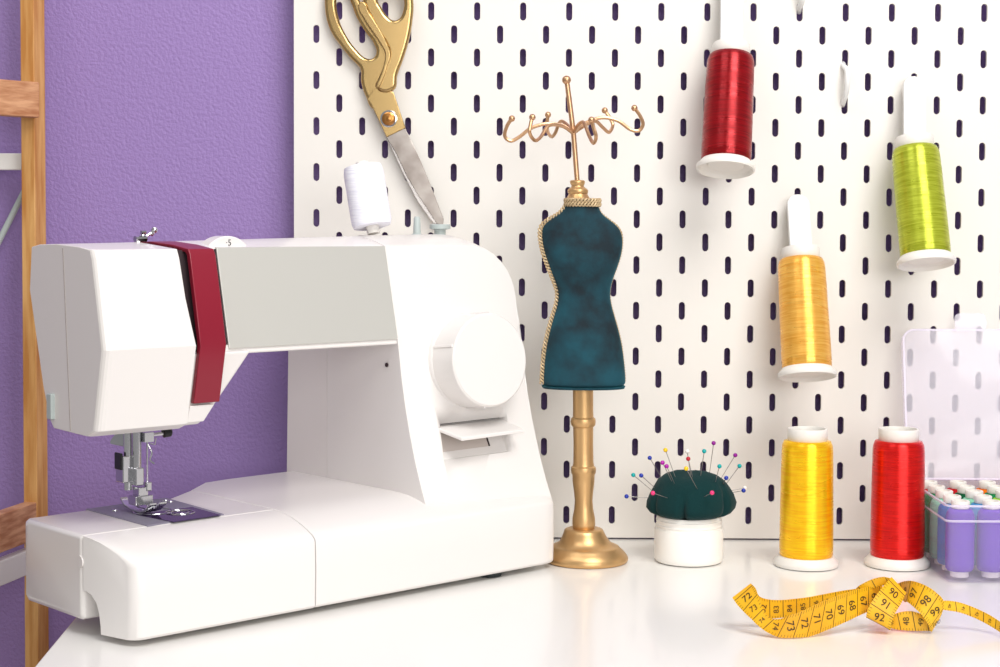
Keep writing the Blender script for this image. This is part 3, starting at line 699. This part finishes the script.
def cush_hit(x, y):
    # march along the view ray to the cushion's solid
    d = ray(x, y).normalized(); tt = (JY - 0.045 - CAM.y) / d.y
    for k in range(400):
        P = CAM + d * (tt + k * 0.00025); q = P - Vector((JX + 0.001, JY, 0))
        if q.z < 0.074 and q.z > 0.034:
            r = interp([(z, r_) for r_, z in prof], q.z)
            if sqrt(q.x ** 2 + (q.y / 0.96) ** 2) < r * 0.98: return P
    return CAM + d * ((JY - CAM.y) / d.y)
for c, h_, e_, lab, dy in pins:
    hx, hy = 600 + h_[0] / 4.444, 430 + h_[1] / 4.444; ex, ey = 600 + e_[0] / 4.444, 430 + e_[1] / 4.444
    E = cush_hit(ex, ey); Hd = ony(hx, hy, E.y + (dy if dy < -0.008 else dy * 0.5 - 0.003))
    t = thing('pin', '%s-headed pin %s' % (c, lab), 'pin', E, group='pins in the pincushion')
    bm = bmesh.new(); dd = (Hd - E); tube(bm, [-dd.normalized() * 0.006, dd], [0.0002, 0.00036], 6); finish('shaft', bm, m_pin, t)
    bm = bmesh.new(); sphere(bm, dd, 0.00185, 14); finish('head', bm, pm[c], t)

# ------------------------------------------------------------------ scissors
SY = -0.010
def curve_piece(name, outer, holes, m, y0, th, parent, bev=0.0012, smooth=True):
    cu = bpy.data.curves.new(name, 'CURVE'); cu.dimensions = '2D'; cu.fill_mode = 'BOTH'; cu.extrude = th / 2 - bev; cu.bevel_depth = bev; cu.bevel_resolution = 3; cu.offset = -bev * 0.6
    for loop in [outer] + holes:
        P = [ony(x, y, y0) for x, y in loop]
        s = cu.splines.new('BEZIER' if smooth else 'POLY')
        if smooth:
            s.bezier_points.add(len(P) - 1)
            for bp_, p in zip(s.bezier_points, P): bp_.co = (p.x, p.z, 0); bp_.handle_left_type = bp_.handle_right_type = 'AUTO'
        else:
            s.points.add(len(P) - 1)
            for bp_, p in zip(s.points, P): bp_.co = (p.x, p.z, 0, 1)
        s.use_cyclic_u = True; s.resolution_u = 6
    o = bpy.data.objects.new(name, cu); COL.objects.link(o); bpy.context.view_layer.update()
    me = bpy.data.meshes.new_from_object(o.evaluated_get(bpy.context.evaluated_depsgraph_get())); bpy.data.objects.remove(o); bpy.data.curves.remove(cu)
    me.transform(Matrix.Translation((0, y0, 0)) @ Matrix.Rotation(pi / 2, 4, 'X'))
    me.transform(Matrix.Translation(-parent.location))
    ob = bpy.data.objects.new(name, me); COL.objects.link(ob); me.materials.clear(); me.materials.append(m); ob.parent = parent
    me.shade_smooth(); me.set_sharp_from_angle(angle=radians(35))
    return ob
piv = ony(389, 119, SY)
sx = thing('scissors', 'gold-handled tailor scissors hanging blade down against the pegboard', 'scissors', (piv.x, SY, piv.z))
curve_piece('handle', [(327.1, -7.5), (326.7, 11.2), (328.9, 22.4), (333.6, 33.6), (340.1, 42.9), (351.3, 56.9), (357.9, 63.5), (361.6, 68.1), (362.5, 82.1), (367.2, 96.1), (374.7, 108.3), (384.0, 104.5), (380.3, 91.5), (383.1, 76.5), (387.7, 61.6), (389.1, 52.3), (384.9, 42.9), (375.6, 29.9), (367.2, 16.8), (358.8, 1.9), (353.2, -14.9), (342.9, -25.2), (332.7, -20.5)],
            [[(335.5, -1.9), (337.3, 17.7), (344.8, 35.5), (356.0, 51.3), (366.3, 59.7), (373.7, 59.3), (377.7, 53.2), (375.1, 42.9), (366.3, 30.8), (357.9, 16.8), (352.3, 1.9), (346.7, -10.3), (340.1, -13.1)]], m_goldm, SY + 0.003, 0.007, sx, 0.0028)
curve_piece('handle', [(377.5, 87.7), (380.3, 78.4), (384.9, 67.2), (389.6, 54.1), (386.8, 43.9), (379.3, 32.7), (371.9, 18.7), (365.3, 3.7), (366.3, -11.2), (379.3, -22.4), (395.2, -23.3), (408.3, -14.9), (412.0, 1.9), (411.1, 20.5), (407.8, 39.2), (401.7, 59.7), (396.1, 74.7), (392.4, 89.6)],
            [[(376.5, 0.0), (380.3, 8.4), (386.8, 17.7), (393.3, 21.9), (399.9, 20.1), (404.5, 12.1), (405.5, 0.0), (402.7, -9.3), (393.3, -13.5), (382.1, -11.2)]], m_goldm, SY - 0.0015, 0.0085, sx, 0.0030)
curve_piece('inner_ridge', [(361.6, 1.9), (369.1, 13.1), (378.4, 28.0), (385.9, 42.0), (390.1, 54.1), (386.8, 67.2), (383.1, 78.4), (377.9, 87.7), (377.0, 86.8), (381.2, 74.7), (384.9, 61.6), (385.4, 53.2), (380.3, 42.9), (372.8, 31.7), (364.4, 18.7), (358.8, 5.6)], [], m_goldm, SY - 0.0062, 0.003, sx, 0.0010)
curve_piece('blade', [(384, 130), (392, 132), (410, 165), (425, 195), (437, 218), (438, 224), (435, 223.5), (431, 220), (417.5, 201), (404.5, 176), (388, 140)], [], m_blade2, SY + 0.003, 0.0026, sx, 0.0003, False)
curve_piece('blade', [(386.5, 137), (405, 128), (421, 162), (429, 181.5), (443.5, 219), (443, 225), (437, 223.5), (434, 219), (418, 194.5), (407, 176), (396.5, 153.5)], [], m_blade, SY - 0.0012, 0.0028, sx, 0.0004, False)
curve_piece('pivot_plate', [(367.5, 99), (371, 103), (386.8, 137), (405.3, 128), (393.5, 92.5), (383, 89), (376, 87.5)], [], m_goldm, SY - 0.0016, 0.0046, sx, 0.0007, False)
def disc_at(name, x, y, y0, prof, m):
    p = ony(x, y, y0) - sx.location; bm = bmesh.new(); lathe(bm, prof, 32, axis_mtx(p, (0, -1, 0))); return finish(name, bm, m, sx)
disc_at('washer', 388.7, 118.8, SY - 0.0035, [(0.0074, 0), (0.0074, 0.0009), (0.0066, 0.0012), (0, 0.0012)], m_chrome)
disc_at('screw', 388.7, 118.8, SY - 0.0046, [(0.0060, 0), (0.0057, 0.0016), (0.0040, 0.0026), (0.0026, 0.0026), (0.0024, 0.0036), (0, 0.0040)], m_goldp)

# ------------------------------------------------------------------ clear box of small spools
BX0, BX1, BY0, BY1, BH = 0.5088, 0.640, -0.171, -0.036, 0.0600
bx = thing('storage_box', 'clear plastic box of small spools with its frosted lid raised', 'box', ((BX0 + BX1) / 2, (BY0 + BY1) / 2, 0))
BL = bx.location
def rrect(x0, x1, y0, y1, r, n=6):
    out = []
    for cx_, cy_, a0 in ((x1 - r, y1 - r, 0), (x0 + r, y1 - r, pi / 2), (x0 + r, y0 + r, pi), (x1 - r, y0 + r, 3 * pi / 2)):
        for k in range(n + 1):
            a = a0 + pi / 2 * k / n; out.append((cx_ + r * cos(a), cy_ + r * sin(a)))
    return out
def ring3(x0, x1, y0, y1, r, z): return [Vector((x - BL.x, y - BL.y, z)) for x, y in rrect(x0, x1, y0, y1, r)]
bm = bmesh.new(); t_ = 0.0016
def bo_(i, z, r=0.005): return ring3(BX0 + i, BX1 - i, BY0 + i, BY1 - i, max(0.001, r - i), z)
loft(bm, [bo_(0.0022, 0.0003), bo_(0.0012, 0.0012), bo_(0.0008, 0.03), bo_(0.0006, BH - 0.012), bo_(0, BH - 0.0115), bo_(0, BH), bo_(t_, BH), bo_(t_ + 0.0006, BH - 0.012), bo_(t_ + 0.001, 0.002)])
finish('tub', bm, m_boxc, bx, smooth=40)
bm = bmesh.new(); loft(bm, [bo_(-0.0006, BH - 0.0127), bo_(-0.0008, BH - 0.0118), bo_(0.0, BH - 0.0110), bo_(0.0004, BH - 0.0118)], cap=False); finish('rim_bead', bm, m_boxr, bx)
bm = bmesh.new(); loft(bm, [bo_(-0.0004, BH - 0.0008), bo_(-0.0004, BH + 0.0006), bo_(t_, BH + 0.0006), bo_(t_, BH - 0.0008), bo_(-0.0004, BH - 0.0008)], cap=False); finish('top_rim', bm, m_boxr, bx)
# lid
LT = ony(902, 333, -0.010); zl0, zl1 = 0.0590, LT.z + 0.002
yl0, yl1 = -0.034, -0.009
LX0 = ony(901.5, 400, -0.02).x; LX1 = ony(1037, 400, -0.02).x
LX1 = max(LX1, BX1 + 0.003)
lm = Matrix.Translation(-BL) @ Matrix.Translation((0, yl0, zl0)) @ Matrix.Rotation(-atan2(yl1 - yl0, zl1 - zl0), 4, 'X')
Lh = sqrt((yl1 - yl0) ** 2 + (zl1 - zl0) ** 2)
def lring(i, y, r): return [lm @ Vector((a, y, b)) for a, b in rrect(LX0 + i, LX1 - i, 0 + i, Lh - i, max(0.001, r - i))]
bm = bmesh.new(); loft(bm, [lring(0.0008, -0.011, 0.010), lring(0, -0.0105, 0.010), lring(0.0005, -0.001, 0.010), lring(0.002, 0.0, 0.010), lring(0.0035, -0.0014, 0.010), lring(0.0018, -0.003, 0.010), lring(0.0016, -0.011, 0.010)][:4] + [lring(0.0155, 0.0, 0.008), lring(0.017, 0.0012, 0.008)])
finish('lid', bm, m_lid, bx, smooth=40)
ld = [o for o in bx.children if o.name.startswith('lid')][0]
bm = bmesh.new(); loft(bm, [lring(-0.0002, -0.0112, 0.010), lring(-0.0002, -0.0098, 0.010), lring(0.0014, -0.0098, 0.010), lring(0.0014, -0.0112, 0.010), lring(-0.0002, -0.0112, 0.010)], cap=False); finish('lid_rim', bm, m_boxr, ld)
tx0, tx1 = ony(954, 325, -0.01).x, ony(985, 325, -0.01).x
bm = bmesh.new(); loft(bm, [[lm @ Vector((a, y, b)) for a, b in rrect(tx0, tx1, Lh - 0.001, Lh + 0.0145, 0.004)] for y in (-0.006, -0.0035)]); finish('lid_tab', bm, m_lid, ld, smooth=20)
# small spools in the box
def sm_thread(n_, rgb):
    return thread_mat(n_, tuple(int(c * 0.86) for c in rgb), rgb, 0.75, 60, 0.2)
cols = {'purple': (106, 58, 190), 'blue': (34, 120, 196), 'mint': (150, 222, 190), 'green': (30, 142, 84), 'red': (206, 24, 36), 'dark green': (16, 96, 60), 'orange': (250, 124, 10), 'sky blue': (70, 156, 214), 'lime': (170, 226, 60), 'teal': (16, 130, 170)}
tms = {k: sm_thread('small_thread_' + k.replace(' ', '_'), v) for k, v in cols.items()}
grid = [['purple', 'purple', 'purple', 'purple', 'purple'], ['blue', 'sky blue', 'teal', 'blue', 'blue'], ['mint', 'mint', 'lime', 'lime', 'teal'], ['green', 'dark green', 'green', 'green', 'green'], ['red', 'red', 'orange', 'orange', 'red']]
protos = {}
rown = ['front', 'second', 'middle', 'fourth', 'back']; cn = ['leftmost', 'second from left', 'third from left', 'fourth from left', 'rightmost']
for j in range(5):
    for i in range(5):
        c = grid[j][i]
        X = BX0 + 0.0145 + i * 0.0245; Y = BY0 + 0.0155 + j * 0.0245
        lab = '%s small spool in the clear box, %s in the %s row' % (c, cn[i], rown[j])
        if c not in protos:
            t = thing('small_spool', lab, 'thread spool', (X, Y, 0.0022), group='small spools in the clear box')
            bm = bmesh.new(); lathe(bm, [(0.0070, 0), (0.0072, 0.0005), (0.0070, 0.0045), (0.0062, 0.0050), (0.0062, 0.0535), (0.0069, 0.0540), (0.0071, 0.0590), (0.0066, 0.0596), (0.0050, 0.0596), (0.0048, 0.0560), (0.002, 0.0555)], 32); finish('core', bm, m_plast, t, smooth=50)
            bm = bmesh.new(); lathe(bm, [(0.0060, 0.0046), (0.0095, 0.0048), (0.0108, 0.0065), (0.0110, 0.012), (0.0110, 0.046), (0.0104, 0.0500), (0.0085, 0.0530), (0.0060, 0.0535)], 40, cap=False); finish('thread', bm, tms[c], t, smooth=60)
            protos[c] = t
        else:
            s_ = protos[c]; t = s_.copy(); COL.objects.link(t); t.location = (X, Y, 0.0022); t['label'] = lab
            for ch in list(s_.children):
                k = ch.copy(); COL.objects.link(k); k.parent = t

# ------------------------------------------------------------------ tape measure
m_tape = noise_bump(mat('tape_yellow', (250, 190, 20), 0.38), 30, 0, color=((226, 162, 12), (238, 186, 26)))
def za(x, y): return (720 + x / 6.667, 570 + y / 6.667)
def zk(x, y): return (860 + x / 7.143, 560 + y / 7.143)
def st(f, a, b, ya, yb=None):
    pa = ony(*f(*a), ya); pb = ony(*f(*b), ya if yb is None else yb)
    for p in (pa, pb):
        if p.z < 0.0006: p.z = 0.0006
    return pa, pb
tape = [  # (upper edge, lower edge)
 ('B', 89, -1, [st(za, (975, 118), (975, 215), -.300), st(za, (830, 136), (835, 235), -.303), st(za, (700, 160), (705, 268), -.306), st(za, (590, 181), (590, 290), -.309), st(za, (500, 192), (500, 308), -.311), st(za, (410, 200), (412, 318), -.313), st(za, (330, 197), (332, 325), -.315), st(za, (268, 178), (262, 322), -.317), st(za, (232, 130), (170, 270), -.318), st(za, (205, 92), (84, 184), -.320)]),
 ('C', 72, 1, [st(za, (205, 90), (82, 185), -.3215), st(za, (236, 120), (118, 235), -.327), st(za, (256, 175), (165, 285), -.333), st(za, (285, 255), (212, 330), -.337), st(za, (330, 318), (255, 372), -.340), st(za, (395, 326), (320, 418), -.343), st(za, (470, 302), (400, 460), -.3455), st(za, (555, 272), (500, 468), -.3455), st(za, (650, 225), (600, 442), -.342), st(za, (750, 185), (720, 397), -.337), st(za, (850, 150), (840, 345), -.331), st(za, (930, 126), (930, 302), -.326), st(za, (1010, 108), (1010, 270), -.321), st(za, (1080, 90), (1085, 262), -.316)]),
 ('K2', 0, 1, [st(zk, (-30, 205), (10, 260), -.318), st(zk, (0, 180), (40, 225), -.320), st(zk, (80, 140), (110, 195), -.322), st(zk, (160, 121), (190, 180), -.324), st(zk, (215, 130), (260, 215), -.326)]),
 ('K1', 90, 1, [st(zk, (330, 235), (225, 122), -.326), st(zk, (292, 312), (160, 195), -.331), st(zk, (252, 378), (108, 262), -.334), st(zk, (228, 440), (58, 345), -.335), st(zk, (218, 498), (44, 405), -.333), st(zk, (205, 470), (50, 400), -.326)]),
 ('K3', 96, 1, [st(zk, (268, 168), (290, 262), -.312), st(zk, (318, 152), (320, 300), -.318), st(zk, (375, 150), (340, 300), -.325), st(zk, (460, 178), (388, 340), -.331), st(zk, (540, 228), (440, 392), -.334), st(zk, (598, 300), (485, 458), -.333), st(zk, (572, 410), (508, 512), -.329), st(zk, (520, 470), (512, 518), -.325)]),
 ('K4', 49, -1, [st(zk, (515, 440), (512, 518), -.326), st(zk, (450, 392), (470, 524), -.325), st(zk, (370, 366), (395, 530), -.325), st(zk, (290, 372), (318, 522), -.324), st(zk, (225, 395), (240, 492), -.322), st(zk, (190, 400), (190, 470), -.320)]),
 ('K5', 40, 1, [st(zk, (560, 300), (560, 350), -.322), st(zk, (610, 290), (610, 358), -.321), st(zk, (690, 298), (700, 372), -.320), st(zk, (770, 322), (775, 396), -.321), st(zk, (850, 355), (850, 428), -.324), st(zk, (930, 395), (925, 468), -.329), st(zk, (1010, 448), (1000, 515), -.337), st(zk, (1120, 530), (1110, 590), -.36), st(zk, (1250, 640), (1235, 690), -.39)])]
tpm = thing('tape_measure', 'loosely knotted yellow tape measure with black numbers on the table', 'tape measure', (0.40, -0.33, 0))
O_ = tpm.location
mb = bmesh.new()
for nm_, start, sgn, S in tape:
    a = smoothpath([p[0] for p in S], 10); b = smoothpath([p[1] for p in S], 10)
    bm = bmesh.new(); secs = []; info = []; s = 0
    for i in range(len(a)):
        c = (a[i] + b[i]) / 2
        if i: s += (c - (a[i - 1] + b[i - 1]) / 2).length
        j0, j1 = max(i - 1, 0), min(i + 1, len(a) - 1)
        tg = ((a[j1] + b[j1]) - (a[j0] + b[j0])).normalized(); w_ = (b[i] - a[i]).normalized()
        n_ = tg.cross(w_).normalized()
        if n_.dot(CAM - c) < 0: n_ = -n_
        info.append((s, a[i], b[i], n_, tg))
        secs.append([a[i] + n_ * 0.0002 - O_, b[i] + n_ * 0.0002 - O_, b[i] - n_ * 0.0002 - O_, a[i] - n_ * 0.0002 - O_])
    loft(bm, secs); finish('tape_band', bm, m_tape, tpm, smooth=50)
    def at(q):
        for i in range(len(info) - 1):
            if info[i + 1][0] >= q:
                t = (q - info[i][0]) / max(1e-9, info[i + 1][0] - info[i][0])
                return tuple(info[i][k].lerp(info[i + 1][k], t) for k in (1, 2, 3, 4))
        return info[-1][1:]
    def line(q, f0, f1, w_=0.00022):
        A1, B1, n1, t1 = at(q); k = 5; off = n1 * 0.00034
        L_ = []; R_ = []
        for i in range(k + 1):
            p = A1.lerp(B1, f0 + (f1 - f0) * i / k) + off - O_; L_.append(mb.verts.new(p - t1 * w_)); R_.append(mb.verts.new(p + t1 * w_))
        for i in range(k): mb.faces.new((L_[i], L_[i + 1], R_[i + 1], R_[i]))
    total = s; cm = 0.0098; k = 0
    q = 0.003
    num = start
    while q < total - 0.001:
        line(q, 0.0, 1.0)
        for h in (1, 2, 3, 4):
            qq = q + cm * h / 5
            if qq < total - 0.001: line(qq, 0.0, 0.13, 0.00012); line(qq, 0.87, 1.0, 0.00012)
        if q + cm / 2 < total - 0.002 and nm_ != 'K2':
            A1, B1, n1, t1 = at(q + cm / 2); wd_ = (B1 - A1).length
            up = t1 * (1 if nm_ in ('C',) and q > 0.03 else -1)
            if nm_ in ('K4', 'K5', 'K3'): up = -t1 if nm_ == 'K3' else -t1
            if nm_ == 'B': up = t1 if t1.x < 0 else -t1
            if nm_ == 'K4': up = t1
            if nm_ == 'K5': up = t1
            if nm_ == 'C' and q <= 0.03: up = -t1
            rt = up.cross(n1).normalized(); up2 = n1.cross(rt)
            lbl = str(num) if nm_ != 'C' or q <= 0.03 else str(74 - int(round((q - 0.033) / cm)))
            me = text_mesh(lbl, 0.0074 * min(1, wd_ / 0.017))
            mt = Matrix.Identity(4); P = (A1 + B1) / 2 + n1 * 0.0005 - O_
            for i in range(3): mt[i][0] = rt[i]; mt[i][1] = up2[i]; mt[i][2] = n1[i]; mt[i][3] = P[i]
            me.transform(mt); mb.from_mesh(me); bpy.data.meshes.remove(me)
        num += sgn
        q += cm
tag(finish('printed_scale', mb, m_ink, tpm, smooth=0), 'black printed numbers and tick lines')

# ------------------------------------------------------------------ bamboo rack at the left
PYk = -0.004; th = radians(50); rd = Vector((-cos(th), -sin(th), 0))
pr_ = ony(35, 330, PYk); rk = thing('shelf_rack', 'bamboo shelf rack post with rails and white shelf at the left edge', 'rack', (pr_.x, PYk, -0.75))
RO = rk.location
def rbox(name, m, c0, c1, z0_, z1_, w_, rd=rd, off=Vector((0, 0, 0))):
    # beam from c0 to c1 along the rack direction (distance from the post), centred, width w_
    bm = bmesh.new(); n_ = Vector((-rd.y, rd.x, 0)); vs = []
    P = [off + rd * c0 + n_ * w_ / 2, off + rd * c1 + n_ * w_ / 2, off + rd * c1 - n_ * w_ / 2, off + rd * c0 - n_ * w_ / 2]
    loft(bm, [[p + Vector((0, 0, z)) for p in P] for z in (z0_, z1_)]); return finish(name, m if not isinstance(m, str) else m, bm, rk) if False else finish(name, bm, m, rk, bevel=0.0012)
bm = bmesh.new(); n_ = Vector((-rd.y, rd.x, 0)); a_, b__ = 0.008, 0.0045
hw_ = 0.0094
loft(bm, [[Vector((x, y, z)) for x, y in ((-hw_ * 0.9, -0.009), (hw_ * 0.45, -0.012), (hw_, 0.004), (-hw_ * 0.4, 0.010))] for z in (0, 1.45)]); finish('post', bm, m_wood, rk, bevel=0.0008)
zt0, zt1 = ony(20, 84, PYk).z, ony(20, 119, PYk).z
rbox('rail', m_woodh, -0.004, 0.30, zt1 + 0.75, zt0 + 0.75, 0.012, off=Vector((0.004, -0.019, 0)))
rd2 = Vector((-cos(radians(78)), -sin(radians(78)), 0))
zb0, zb1 = ony(34, 500, PYk).z, ony(34, 537, PYk).z
rbox('rail', m_woodh, 0.004, 0.30, zb1 + 0.75, zb0 + 0.75, 0.012, rd2)
zb2, zb3 = ony(34, 545, PYk).z, ony(34, 569, PYk).z
rbox('shelf_edge', m_rackw, 0.006, 0.30, zb3 + 0.75, zb2 + 0.75, 0.010, rd2)
bm = bmesh.new()
p0 = ony(-60, 153, PYk + 0.01) - RO; p1 = ony(22.5, 170, PYk + 0.01) - RO
box(bm, p0.x, p1.x, p0.y, p0.y + 0.012, p1.z, p0.z); finish('shelf_edge', bm, m_rackw, rk, bevel=0.0008)
bm = bmesh.new(); tube(bm, [ony(26, 188, PYk + 0.015) - RO, ony(-40, 318, PYk + 0.015) - RO], 0.0028, 12); finish('brace', bm, m_greyp, rk)
